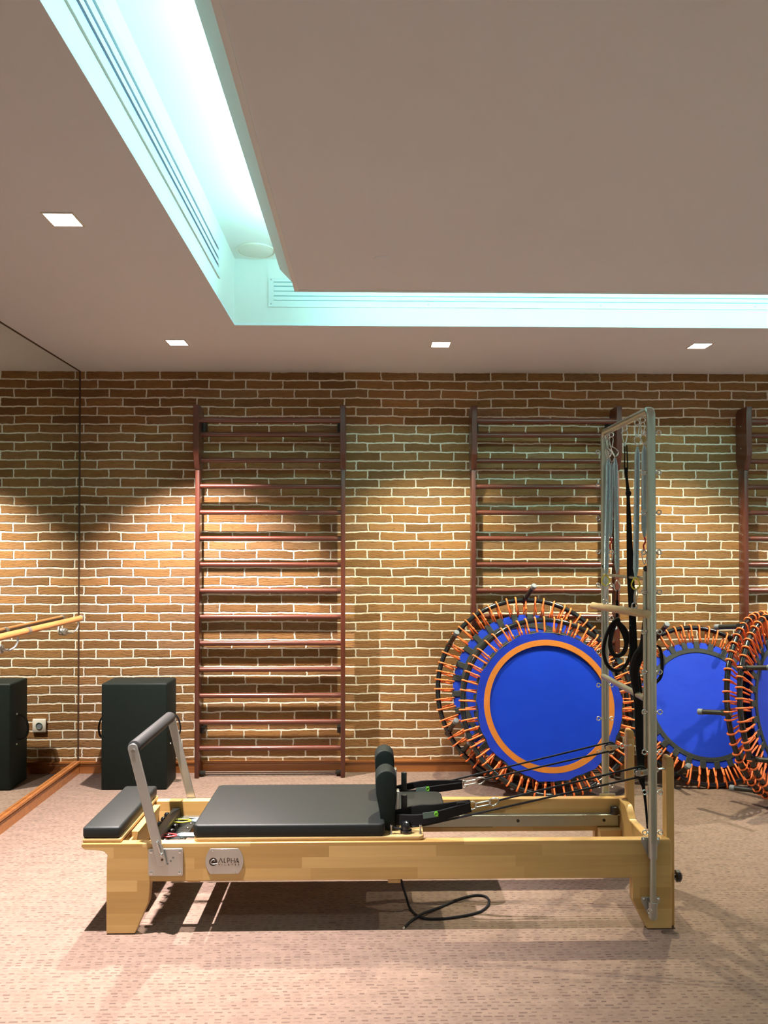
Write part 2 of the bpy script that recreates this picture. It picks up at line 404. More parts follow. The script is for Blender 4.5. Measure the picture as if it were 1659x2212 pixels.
# grilles
def grille_side():
    t = thing('air_grille', 'long linear air grille set in the left face of the ceiling recess', 'vent', (SX, 1.0, 2.80))
    y0, y1 = -.6, 3.67; x = SX+.0005
    zs = [(2.806, 2.845), (2.862, 2.882), (2.896, 2.925), (2.940, 2.975)]
    f = MB()
    for a, b in zs[0:1]+zs[3:4]: f.box(x, x+.007, y0, y1, a, b)
    f.box(x, x+.007, y1-.004, y1+.03, 2.806, 2.975)
    obj('frame', f, M_GRILLE, t, smooth=False)
    for a, b in zs[1:3]: obj('louvre', MB().box(x, x+.006, y0, y1-.004, a, b), M_GRILLE, t, smooth=False)
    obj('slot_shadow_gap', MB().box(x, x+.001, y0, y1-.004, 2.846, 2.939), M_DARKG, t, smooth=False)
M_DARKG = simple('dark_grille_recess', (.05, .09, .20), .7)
grille_side()
def grille_front():
    t = thing('air_grille', 'long linear air grille set in the cove face above the brick wall', 'vent', (1.2, SY, 2.80))
    x0, x1 = P(580, 630, SY).x, 3.3; y = SY-.0005
    f = MB(); f.box(x0, x1, y-.006, y, 2.809, 2.842).box(x0, x1, y-.006, y, 2.945, 2.966).box(x0, x0+.028, y-.006, y, 2.842, 2.945)
    obj('frame', f, M_GRILLE, t, smooth=False)
    obj('back_panel', MB().box(x0+.028, x1, y-.0005, y, 2.842, 2.945), simple('grille_recess_teal', (.18, .36, .38), .7), t, smooth=False)
    for a, b in ((2.846, 2.866), (2.871, 2.892), (2.897, 2.918), (2.923, 2.941)):
        obj('louvre', MB().box(x0+.028, x1, y-.004, y-.001, a, b), M_GRILLE, t, smooth=False)
    for sx, sz in ((x0+.014, 2.825), (x0+.014, 2.956), (P(925, 660, SY).x, 2.825), (P(1297, 660, SY).x, 2.825), (P(1630, 662, SY).x, 2.825)):
        obj('screw', MB().cyl((sx, y-.008, sz), (sx, y-.005, sz), .004, seg=12), M_STEEL, t)
grille_front()
cc = P(553, 540, 4.02); cc.z = ZR
t = thing('round_air_vent', 'round white vent disc in the recess ceiling near the cove corner', 'vent', cc)
obj('rim', MB().torus((cc.x, cc.y, ZR-.004), (0, 0, 1), .098, .006, 40), M_WHITEP, t)
obj('disc', MB().cyl((cc.x, cc.y, ZR-.009), (cc.x, cc.y, ZR-.001), .085, .094, seg=40, bev=.001), M_WHITEP, t)
cc = P(826, 555, 3.35)
t = thing('ceiling_sensor', 'small flush round sensor disc on the centre ceiling panel', 'sensor', (cc.x, cc.y, ZP))
obj('cover', MB().lathe((cc.x, cc.y, ZP), (0, 0, -1), [(0, .036), (.003, .035), (.005, .028), (.005, .001)], 32), M_PAINT, t)

# ------------------------------------------------------------------ barre on the mirror
def barre():
    x = XL+.062; z = 1.052; r = .0185
    ye = P(181, 1330, 5.09).y; ym = 4.30
    t = thing('ballet_barre', 'orange-brown wooden ballet barre fixed to the left mirror on steel brackets', 'barre', (XL, 4.2, .95))
    obj('bar', MB().cyl((x, ym+.012, z), (x, ye-.012, z), r), M_BARRE, t)
    obj('bar', MB().cyl((x, 1.4, z), (x, ym-.012, z), r), M_BARRE, t)
    obj('end_cap', MB().cyl((x, ye-.014, z), (x, ye+.012, z), r+.002, bev=.002), M_STEEL, t)
    obj('joint_collar', MB().cyl((x, ym-.018, z), (x, ym+.018, z), r+.002), M_STEEL, t)
    for y in (4.96, 4.10, 2.6):
        b = obj('bracket', MB().cyl((XL, y, z-.075), (XL+.022, y, z-.075), .024, bev=.003), M_STEEL, t)
        obj('bracket_arm', MB().tube(bez([(XL+.02, y, z-.075), (XL+.035, y+.02, z-.085), (XL+.055, y+.06, z-.075), (x, y+.085, z-.045), (x, y+.085, z-r)], 6), .006), M_STEEL, b)
barre()
# socket hidden behind the black box, seen in the mirror
def socket():
    sx = -2*1.955 - P(86, 1567, D).x; 
    sx = 2*XL - P(86, 1567, D*1.0).x; z = P(86, 1567, D).z
    t = thing('wall_socket', 'white power socket on the brick wall behind the black box, seen in the mirror', 'socket', (sx, D, z))
    a = .045
    obj('cover_plate', MB().box(sx-a, sx+a, D-.012, D-.001, z-a, z+a, .004), M_WHITEP, t)
    obj('socket_ring', MB().torus((sx, D-.013, z), (0, 1, 0), .020, .003, 32), M_GREYT, t)
    obj('socket_well', MB().cyl((sx, D-.0135, z), (sx, D-.011, z), .018), M_CAP, t)
socket()

# ------------------------------------------------------------------ wall bars
def wall_bars():
    t = thing('wall_bars', 'dark red wooden wall bars standing clear left of the trampolines', 'wall bars', (-1.147, D, 0), group='dark red wooden wall bars on the brick wall')
    x0 = 0.0; w = .987; th = .028   # local frame: x from left edge, y from wall
    def U(xa, dx):
        m = MB()
        m.box(xa, xa+th, -.145, -.062, 0.002, 2.10, .003)
        zt = 2.452
        m.prism([(-.192, zt), (-.192, 2.129), (-.150, 2.03), (-.06, 2.03), (-.035, 2.10), (-.035, zt-.03), (-.06, zt)], 'x', xa-.004, xa+th+.004, .003)
        o = obj('upright', m, M_MAHO, t, world=False)
        xs = xa+th if dx < 0 else xa-.026
        for z in (2.31, .30): 
            obj('wall_bracket', MB().box(xs, xs+.026, -.085, -.001, z-.04 if z > 1 else z-.02, z+.05 if z > 1 else z+.02, .002), M_BLACKM, o, world=False)
        for z in (2.33, 2.18, 1.6, .9): obj('screw', MB().ball((xa-.0095 if z > 2 and dx < 0 else xa, -.12, z), .0035, seg=8), M_STEEL, o, world=False)
    U(0, -1); U(w-th, 1)
    oval = [(.0175*math.cos(2*PI*k/14), .0165*math.sin(2*PI*k/14)) for k in range(14)]
    def rung(y, z, k=1.0):
        obj('rung', MB().sweep([(th-.004, y, z), (w-th+.004, y, z)], [(a*k, b*k) for a, b in oval], up=(0, 1, 0)), M_MAHOX, t, world=False)
    rung(-.17, 2.353, 1.1); rung(-.105, 2.269)
    for k in range(12): rung(-.105, 2.096-k*.1735)
    obj('floor_rod', MB().cyl((th, -.10, .030), (w-th, -.10, .030), .004), simple('dull_rod', (.10, .07, .05), .5), t, world=False)
    for xx in (th, w-th-.035): obj('rod_bracket', MB().box(xx, xx+.035, -.118, -.082, .018, .036, .002), M_BLACKM, t, world=False)
    return t
def copy_tree(o, parent=None):
    c = o.copy(); COL.objects.link(c); c.parent = parent
    for ch in o.children: copy_tree(ch, c)
    return c
wb = wall_bars()
w2 = copy_tree(wb); w2.location = (.679, D, 0); w2['label'] = 'dark red wooden wall bars behind the trampolines and the steel tower'
w3 = copy_tree(wb); w3.location = (2.505, D, 0); w3['label'] = 'dark red wooden wall bars cut off by the right edge of the photo'

# ------------------------------------------------------------------ black padded box
def padded_box():
    x0, x1, y0, y1 = -1.675, -1.266, 4.85, 5.09
    t = thing('padded_box', 'tall black vinyl padded box standing on end by the mirror corner', 'box', ((x0+x1)/2, (y0+y1)/2, 0))
    b = MB().box(x0, x1, y0, y1, .002, .665, .012, 3); obj('body', b, M_VINYLG, t)
    s = MB()
    for z in (.014, .653):
        s.tube([(x0+.004, y0+.004, z), (x1-.004, y0+.004, z), (x1-.004, y1-.004, z), (x0+.004, y1-.004, z)], .0035, 8, True)
    obj('piping', s, M_VINYL, t)
    for sx, xx in ((-1, x0), (1, x1)):
        obj('handle', MB().strap(bez([(xx, 4.97, .45), (xx+sx*.035, 4.97, .43), (xx+sx*.055, 4.97, .37), (xx+sx*.045, 4.97, .31), (xx, 4.97, .29)], 6), .026, .005, (0, 1, 0)), M_STRAP, t)
        for z in (.46, .27):
            obj('rivet', MB().ball((xx+sx*.002, 4.93, z), .006, seg=10), M_STEEL, t)
padded_box()

# ------------------------------------------------------------------ trampolines
def trampoline(label, loc, yaw, tilt, r, side, legs, leglen, ncord, legdir=-1, rmat=None, phase=0, leglean=0.0, legvec=(0, 0, 0)):
    t = thing('mini_trampoline', label, 'trampoline', loc, (-tilt, 0, yaw), 'blue mini trampolines with orange bungee cords')
    tr = .0155; C = Vector((0, 0, r+tr))
    obj('rim_tube', MB().torus(C, (0, 1, 0), r, tr, 96, 12), M_BLACKG, t, world=False)
    rm = rmat or r*.80
    if side == 'top':
        obj('jumping_mat', MB().disc(C, r*.70, -.004, .004), M_BLUE, t, world=False)
        obj('orange_trim', MB().annulus(C, r*.69, r*.757, -.020, -.004), M_ORVIN, t, world=False)
        sk = MB().annulus(C, r*.745, r*.842, -.019, -.009)
        for v in sk.bm.verts:
            d = v.co-C; rr = math.hypot(d.x, d.z); a = math.atan2(d.z, d.x)
            if rr > r*.8:
                kk = 1+.010*math.sin(a*7+1)+.008*math.sin(a*17)+.006*math.sin(a*31)
                v.co.x = C.x+d.x*kk; v.co.z = C.z+d.z*kk; v.co.y -= .003*(1+math.sin(a*23))
        obj('padded_skirt', sk, M_BLUEV, t, world=False)
        obj('skirt_binding', MB().torus(C+Vector((0, -.014, 0)), (0, 1, 0), r*.842, .005, 96, 6), M_WEB, t, world=False)
        rin = r*.80
    else:
        obj('jumping_mat', MB().disc(C, rm, -.003, .003), M_BLUEB, t, world=False)
        w = MB().annulus(C, rm*.83, rm*.90, -.0065, -.003); w.annulus(C, rm*.83, rm*.90, .003, .0065)
        wb_ = obj('webbing_band', w, M_WEB, t, world=False)
        g = MB()
        for q in (.845, .865, .885): g.annulus(C, rm*q, rm*(q+.006), -.0075, -.0065)
        obj('stitch_line', g, M_WEBG, wb_, world=False)
        rin = rm*.985
    # cords
    protos = []
    for v in range(4):
        sd = (.016, -.013, .010, -.018)[v]; rr = .0055; q = tr+.0045
        front = [(0, -.005, rin), (0, -.5*(q+.005), (rin+r)/2-.004), (0, -q*.96, r-.012)]
        arc = [(sd*.5*k/6*.4, -q*math.cos(PI*k/6), r+q*math.sin(PI*k/6)) for k in range(0, 7)]
        back = [(sd*.5, q*.9, r-.014), (sd, .003, rin+.012)]
        mb = MB().tube(front+arc+back, rr, 6)
        if v % 2: mb.ball((0, -.018, rin+(r-rin)*.45), .0075, (1, .8, 1.3), 8)
        me = bpy.data.meshes.new('bungee_cord'); mb.bm.to_mesh(me); mb.bm.free(); me.materials.append(M_ORANGE); me.shade_smooth(); protos.append(me)
    q0, q1 = (rm*.885, rm*1.01) if side != 'top' else (r*.80, r*.875)
    tme = bpy.data.meshes.new('loop_tab'); tb = MB().box(-.019, .019, -.0085, .0085, q0, q1, .003, 1); tb.bm.to_mesh(tme); tb.bm.free(); tme.materials.append(M_WEB)
    for i in range(ncord):
        a = 2*PI*(i+phase)/ncord + random.uniform(-.018, .018)
        o = bpy.data.objects.new('bungee_cord', protos[random.randrange(4)]); COL.objects.link(o); o.parent = t
        o.location = C; o.rotation_euler = (0, a, 0)
        if i % 2 == 0:
            o = bpy.data.objects.new('loop_tab', tme); COL.objects.link(o); o.parent = t; o.location = C; o.rotation_euler = (0, a+PI/ncord, 0)
    for deg in legs:
        a = R(deg); e = Vector((math.cos(a), 0, math.sin(a)))
        p0 = C+e*r; p1 = p0+Vector((0, legdir*leglen, 0))+e*leglean+Vector(legvec)
        l = obj('leg', MB().cyl(p0, p1, .0145, seg=16), M_BLACKM, t, world=False)
        dd = (p1-p0).normalized()
        obj('foot_cap', MB().cyl(p1-dd*.022, p1+dd*.008, .0175, seg=18, bev=.003), M_CAP, l, world=False)
        obj('leg_socket', MB().cyl(p0-dd*.018, p0+dd*.035, .0185, seg=16), M_BLACKG, l, world=False)
    return t
xB = P(1141, 1500, 4.94).x
trampoline('largest mini trampoline, leaning on the middle wall bars at the back of the left stack', (xB, 4.845, .004), R(-3), R(10.5), .585, 'under', (33, 91, 151, 207, 222), .13, 60, rmat=.488, legvec=(.045, 0, .075))
xA = P(1184, 1530, 4.78).x
trampoline('front mini trampoline of the left stack, with an orange ring and deep blue mat', (xA, 4.625, .004), R(0), R(15), .535, 'top', (200, 340, 270, 30), .08, 58, legdir=1)
xC = P(1524, 1528, 4.97).x
trampoline('blue mini trampoline, its mat paled by painted glare, leaning on bricks right of the steel tower', (xC, 4.81, .004), R(2), R(20.0), .508, 'under', (58, 119, 241, 300), .17, 54, rmat=.408, legvec=(.01, 0, .045))
xD = 2.50
trampoline('rear one of two upright mini trampolines at the right photo edge', (xD, 4.60, .004), R(38), R(7), .545, 'under', (178, 116, 238), .17, 58, legdir=1, rmat=.42)
trampoline('front one of two upright mini trampolines at the right photo edge', (xD+.047, 4.545, .004), R(38), R(7), .545, 'under', (150, 205, 100, 260), .17, 58, legdir=-1, rmat=.42, phase=.4)

# ------------------------------------------------------------------ reformer
YF, YBk = 3.035, 3.58            # outer faces of the rails
ZT, ZB = .354, .205
rf = thing('pilates_reformer', 'beech wood pilates reformer with black carriage and steel tower', 'exercise machine', (.05, 3.3, 0))
def px(x, Y=YF, y=1850): return P(x, y, Y).x
def rail(y0, y1, front):
    xl = px(176); x0 = px(230); x1 = px(292); x2 = px(325); x3 = px(319)
    xr = px(1449); a = px(1366); b = px(1397)
    pts = [(xl, ZT), (xl-.002, ZT-.012), (xl+.012, ZT-.024), (xl+.05, ZT-.026), (xl+.085, ZT-.030), (x0+.004, ZT-.045), (x0, ZT-.07), (x0, .004), (x1, .004), (x2-.006, .125), (x2, .20), (x2, ZB), (a, ZB), (a, .115), (b, .004), (xr+.004, .004), (xr+.004, ZT-.03), (xr, ZT)]
    return obj('side_frame', MB().prism(pts, 'y', y0, y1, .0025), M_BEECHX, rf)
fr = rail(YF, YF+.038, True); bk = rail(YBk-.038, YBk, False)
XE0, XE1 = px(1436, YF+.04, 1750), px(1457, YF+.02, 1750)
# risers at the tower end
for yy, nm in ((YF+.022, 0), (YBk-.038-.025, 1)):
    y0 = yy; y1 = yy+.045
    pts = [(XE0, .004), (XE1, .004), (XE1, .655), (XE1-.008, .672), (XE0+.012, .676), (XE0+.003, .670), (XE0, .655)]
    obj('pulley_riser', MB().prism(pts, 'y', y0, y1, .002), M_BEECHZ, rf)
# end boards
ya, yb = YF+.038, YBk-.038; m = (ya+yb)/2
pts = [(ya, .16), (ya, ZT), (ya+.07, ZT), (ya+.10, .32), (ya+.14, .305), (yb-.14, .305), (yb-.12, .33), (yb-.09, ZT), (yb, ZT), (yb, .16)]
obj('end_board', MB().prism(pts, 'x', XE0-.035, XE0-.001, .003), M_BEECHY, rf)
obj('corner_block', MB().box(XE0-.135, XE0-.036, yb-.05, yb, .17, .225, .003), M_BEECHX, rf)
obj('end_board', MB().box(px(235)+.02, px(235)+.055, ya, yb, .17, .33, .003), M_BEECHY, rf)
obj('cross_brace', MB().box(px(400), px(400)+.05, ya, yb, .185, .215, .002), M_BEECHY, rf)
obj('cross_brace', MB().box(px(838), px(838)+.05, ya-.03, yb, .188, .204, .002), M_BEECHY, rf)
obj('rail_stop', MB().cyl((px(1330, 3.5, 1750), yb-.022, .288), (px(1330, 3.5, 1750), yb-.022, .325), .018, bev=.004), M_BLACKG, rf)
for y0, y1 in ((yb-.012, yb-.0005), (ya+.0005, ya+.012)):
    tr = obj('slide_track', MB().box(px(320), XE0-.04, y0, y1, .232, .288, .001), M_ALU, rf, smooth=False)
    if y0 > 3.3:
        obj('track_lip', MB().box(px(320), XE0-.04, y0-.018, y0, .284, .289, .001), M_ALU, tr, smooth=False)
        for p in (930, 1118, 1303): obj('track_bolt', MB().cyl((px(p, yb, 1780), y0-.003, .258), (px(p, yb, 1780), y0+.001, .258), .007, seg=12), M_BLACKM, tr)
# overhanging shelf bracket left
xl = px(176)
obj('foot_bracket', MB().prism([(xl+.055, ZT-.026), (px(232), ZT-.02), (px(232), .22), (xl+.085, .29)], 'y', YF+.07, YF+.10, .003), M_BEECHZ, rf)
obj('foot_bracket', MB().prism([(xl+.055, ZT-.026), (px(232), ZT-.02), (px(232), .22), (xl+.085, .29)], 'y', YBk-.10, YBk-.07, .003), M_BEECHZ, rf)
# foot platform
xp0, xp1 = px(178, YF+.01, 1800), px(262, YF+.01, 1800)
fp = obj('foot_platform', MB().box(xp0, xp1, YF+.008, YBk-.006, ZT+.001, ZT+.017, .004), M_PLY, rf)
obj('platform_pad', MB().box(xp0, xp1-.004, YF+.008, YBk-.006, ZT+.017, .416, .011, 4), M_VINYL, fp)
obj('platform_brace', MB().prism([(xp1+.0, ZT-.002), (xp1+.03, ZT-.002), (xp1+.015, .25), (xp1-.01, .25)], 'y', ya+.10, yb-.04, .002), M_BEECHY, rf)
# carriage
xc0, xc1, xw1 = px(417, YF+.015, 1790), px(832, YF+.015, 1790), px(916, YF+.015, 1800)
def rrect(x0, x1, y0, y1, r, n=5, corners=(1, 1, 1, 1)):
    out = []
    for (cx, cy, a0), on in zip(((x1-r, y1-r, 0), (x0+r, y1-r, 90), (x0+r, y0+r, 180), (x1-r, y0+r, 270)), corners):
        for k in range(n+1):
            a = R(a0+90*k/n); out.append((cx+r*math.cos(a), cy+r*math.sin(a)))
    return out
ca = obj('carriage', MB().prism(rrect(xc0+.002, xw1, YF+.010, YBk-.010, .022), 'z', ZT+.001, ZT+.017, .003, 2), M_PLY, rf)
obj('carriage_pad', MB().prism(rrect(xc0, xc1, YF+.010, YBk-.012, .02), 'z', ZT+.017, .420, .009, 4), M_VINYL, ca, ang=50)
obj('head_rest', MB().prism(rrect(xc1-.01, P(958, 1730, 3.3).x, 3.19, 3.43, .035), 'z', ZT+.03, .428, .009, 4), M_VINYL, ca, ang=50)
for p in (845, 903): obj('guide_pin', MB().lathe((px(p if p < 900 else 908, YF+.04, 1790), YF+.035, ZT+.017), (0, 0, 1), [(0, .006), (.012, .0035), (.026, .0035), (.028, .006), (.036, .006), (.038, .002)], 14), M_CHROME, ca)
obj('rope_cleat', MB().lathe((px(877, YF+.05, 1790), YF+.05, ZT+.017), (0, 0, 1), [(0, .024), (.012, .024), (.014, .018), (.03, .020), (.043, .015), (.048, .003)], 24), M_BLACKG, ca)
for yf, yk in ((3.10, 3.21), (3.415, 3.525)):
    cx = P(834, 1680, 3.1).x; w = .043; zt = .613; n = 12
    arch = [(cx+w*math.cos(PI*k/n), zt-w+w*math.sin(PI*k/n)) for k in range(n+1)]
    arch += [(cx-w+.002, .52), (cx-w+.016, .45), (cx-w+.024, ZT+.02), (cx+w-.006, ZT+.02), (cx+w-.006, .46), (cx+w, .52)]
    sr = obj('shoulder_rest', MB().prism(arch, 'y', yf, yk, .006, 3), M_VINYLG, ca, ang=50)
    obj('rest_bracket', MB().box(cx+w-.002, cx+w+.012, yf+.03, yf+.07, ZT+.017, .52, .002), M_STEEL, sr)
    xp = P(869, 1715, yf+.04).x
    obj('strap_post', MB().cyl((xp+.008, yf+.05, ZT+.017), (xp+.008, yf+.05, .502), .0125, bev=.003), M_FOAM, ca)
# spring bars and colour coded springs
sb = obj('spring_bar', MB().box(-.895, -.858, ya+.002, yb-.002, .285, .325, .003), M_BLACKM, rf)
for k in range(5):
    obj('spring_knob', MB().lathe((-.909, 3.26+.0575*k, .290), (0, 0, 1), [(0, .009), (.008, .006), (.010, .011), (.020, .013), (.028, .009), (.031, .002)], 16).box(-.909, -.894, 3.255+.0575*k, 3.265+.0575*k, .286, .294), M_BLACKG, sb)
sb2 = obj('spring_bar', MB().box(-.857, -.785, ya+.002, yb-.002, .258, .270, .003), M_BLACKM, rf)
for k in range(5):
    obj('spring_knob', MB().lathe((-.848, 3.22+.0575*k, .270), (0, 0, 1), [(0, .007), (.014, .006), (.016, .011), (.030, .011), (.034, .003)], 16), M_BLACKG, sb2)
    obj('bar_screw', MB().ball((-.80, 3.25+.0575*k, .272), .006, seg=10), M_CHROME, sb2)
def carriage_spring(y, colm, nm, x0=-.81, z=.302, mat=None):
    s = obj('carriage_spring', MB().lathe((x0, y, z), (1, 0, 0), [(0, .002), (.006, .006), (.022, .0105), (.30, .0105)], 18), M_SPRING, rf)
    plab(obj('spring_loop', MB().tube(bez([(x0+.003, y, z), (x0-.025, y+.017, z), (-.860, y+.014, z), (-.866, y, z), (-.860, y-.016, z), (x0-.025, y-.018, z)], 6, True), .0032, 8, True), colm, s), nm)
carriage_spring(3.262, M_RED, 'red spring loop'); carriage_spring(3.435, M_YEL, 'yellow spring loop', -.79)
# footbar
fb0 = P(286, 1617, YF-.018); fb1 = P(349, 1866, YF-.018)
fbar = obj('foot_bar', MB().cyl((fb0.x, YF-.006, fb0.z), (fb0.x, YBk+.006, fb0.z), .013), M_STEEL, rf)
plab(obj('padded_grip', MB().cyl((fb0.x, YF+.004, fb0.z), (fb0.x, YBk-.004, fb0.z), .0255, bev=.003), M_FOAM, fbar), 'black foam grip')
def slot_arm(a, b, w, y0, y1):
    a = Vector((a.x, 0, a.z)); b = Vector((b.x, 0, b.z)); d = (b-a).normalized(); n = Vector((-d.z, 0, d.x))*w/2
    pts = []
    for k in range(9):
        an = PI*k/8; v = a - d*(w/2)*math.sin(an) + n*math.cos(an); pts.append((v.x, v.z))
    for k in range(9):
        an = PI*k/8; v = b + d*(w/3)*math.sin(an) - n*math.cos(an); pts.append((v.x, v.z))
    return MB().prism(pts, 'y', y0, y1, .0015)
for y0, y1 in ((YF-.018, YF-.008), (YBk+.008, YBk+.018)):
    arm = obj('foot_bar_arm', slot_arm(fb0, fb1, .037, y0, y1), M_STEEL, fbar)
    s = -1 if y0 < 3.3 else 1; yy = y0 if s < 0 else y1
    for (q, rr) in ((0.02, .006),):
        p = fb0.lerp(fb1, q); obj('arm_bolt', MB().cyl((p.x, yy, p.z), (p.x, yy+s*.004, p.z), .007, seg=14), M_CHROME, arm)
    if s < 0:
        p = P(343, 1816, YF); q = P(352, 1842, YF)
        obj('latch_rod', MB().cyl((p.x, yy-.006, p.z), (q.x, yy-.006, q.z), .003, seg=10).ball((p.x, yy-.006, p.z), .006, seg=10).ball((q.x, yy-.006, q.z), .007, seg=10), M_CHROME, arm)
        q = P(353, 1853, YF); obj('arm_hole', MB().cyl((q.x, yy-.001, q.z), (q.x, yy+.002, q.z), .005, seg=12), M_DARK, arm)
def plate(y0, y1, s):
    xa, xb = px(321), px(396); za, zb_ = P(400, 1832, YF).z, P(400, 1891, YF).z
    pl = obj('adjuster_plate', MB().prism(rrect(xa, xb, zb_, za, .006, 3), 'y', y0, y1, .001), M_STEEL, rf)
    yy = y0 if s < 0 else y1
    for x in (xa+.012, xb-.012):
        for z in (za-.012, zb_+.012): obj('plate_bolt', MB().lathe((x, yy, z), (0, s, 0), [(0, .0065), (.003, .006), (.005, .002)], 14), M_CHROME, pl)
    g = MB()
    for k in range(7):
        a = R(-58+k*13.5); cx = P(344, 1828, YF)
        x = cx.x+.072*math.cos(a)*.9; z = cx.z-.005+.072*math.sin(a)
        if xa+.01 < x < xb-.012 and zb_+.012 < z < za-.02: g.cyl((x, yy+s*.0008, z), (x, yy-s*.002, z), .0042, seg=10)
    obj('adjuster_holes', g, simple('hole_shadow_steel', (.16, .17, .17), .5, .5), pl)
plate(YF-.005, YF-.0004, -1); plate(YBk+.0004, YBk+.005, 1)
# logo plate
def text_mesh(body, size, w=None, sx=1.0, space=1.0, offset=0.0):
    c = bpy.data.curves.new('lettering', 'FONT'); c.body = body; c.size = size; c.extrude = .0006; c.align_x = 'CENTER'; c.align_y = 'CENTER'; c.space_character = space; c.offset = offset
    o = bpy.data.objects.new('lettering', c); COL.objects.link(o)
    dg = bpy.context.evaluated_depsgraph_get(); me = bpy.data.meshes.new_from_object(o.evaluated_get(dg)); bpy.data.objects.remove(o)
    me.transform(Matrix.Rotation(R(90), 4, 'X') @ Matrix.Scale(sx, 4, (1, 0, 0))); return me
def logo():
    c = P(485, 1860, YF); u = YF/F     # metre per pixel
    W2, H2 = 40.3*u, 27*u; Rr = 40.5*u; pts = []
    a0 = math.asin(H2/Rr)
    for s in (0, PI):
        for k in range(17):
            a = s - a0 + 2*a0*k/16; pts.append((c.x+Rr*math.cos(a), c.z+Rr*math.sin(a)))
    pl = obj('logo_plate', MB().prism(pts, 'y', YF-.003, YF-.0003, .0008), M_STEEL, rf)
    for dx, dz in ((-24.5, 22), (24.5, 22), (-24.5, -23), (24.5, -23)): obj('plate_screw', MB().ball((c.x+dx*u, YF-.003, c.z+dz*u), .0024, seg=10), M_CHROME, pl)
    yt = YF-.0036; s = 1/15.08   # crop scale
    def q(x, y): return ((430+x*s), 1820+y*s)
    def put(me, x, y, nm):
        w = P(*q(x, y), YF)
        me.materials.append(M_INK); o = bpy.data.objects.new(nm, me); COL.objects.link(o); o.parent = pl
        o.location = Vector((w.x, yt, w.z))-root_loc(pl)
    u2 = u*s
    # ALPHA in thin strokes: A without crossbar, L, P, H, A with a filled wedge
    ink = MB()
    def st(*pp, r=11):
        w = [P(*q(a, b), YF) for a, b in pp]
        for a, b in zip(w, w[1:]):
            ink.tube([(a.x, yt, a.z), (b.x, yt, b.z)], r*u2, 8)
    st((640, 650), (712, 500), (775, 650)); st((822, 500), (822, 640), (880, 640))
    st((925, 650), (925, 500), (985, 505), (1005, 545), (985, 590), (925, 592)); st((1050, 500), (1050, 645)); st((1150, 500), (1150, 645)); st((1050, 575), (1150, 575))
    st((1178, 650), (1245, 500), (1300, 650))
    w = [P(*q(a, b), YF) for a, b in ((1225, 632), (1262, 560), (1305, 632))]
    ink.prism([(p.x, p.z) for p in w], 'y', yt-.0004, yt+.0006)
    obj('lettering', ink, M_INK, pl)
    put(text_mesh('PILATES', 76*u2, space=2.75, sx=1.0), 975, 715, 'lettering')
    # round emblem: dark disc with a light swoosh
    w = P(*q(465, 618), YF); em = MB()
    em.lathe((w.x, yt+.0008, w.z), (0, -1, 0), [(0, 132*u2), (.0008, 132*u2)], 32)
    obj('emblem', em, M_INK, pl)
    sw = MB()
    pp = [P(*q(a, b), YF) for a, b in ((600, 668), (500, 690), (405, 672), (395, 620), (430, 570), (480, 540), (515, 560), (510, 595), (480, 600))]
    path = bez([(p.x, yt-.0006, p.z) for p in pp], 5); n = len(path)
    sw.tube(path, 13*u2, 6, scales=[.8+.5*math.sin(PI*i/n) for i in range(n)])
    obj('emblem_swoosh', sw, M_STEEL, pl)
M_INK = simple('dark_brown_ink', (.03, .015, .008), .6)
logo()
# knob on the end
kx = XE1+.004; kz = P(1468, 1883, YF+.1).z
obj('end_knob', MB().cyl((kx-.006, YF+.06, kz), (kx+.014, YF+.06, kz), .006, seg=14).lathe((kx+.012, YF+.06, kz), (1, 0, 0), [(0, .014), (.004, .024), (.018, .024), (.026, .014), (.027, .002)], 9), M_BLACKG, rf, ang=20)
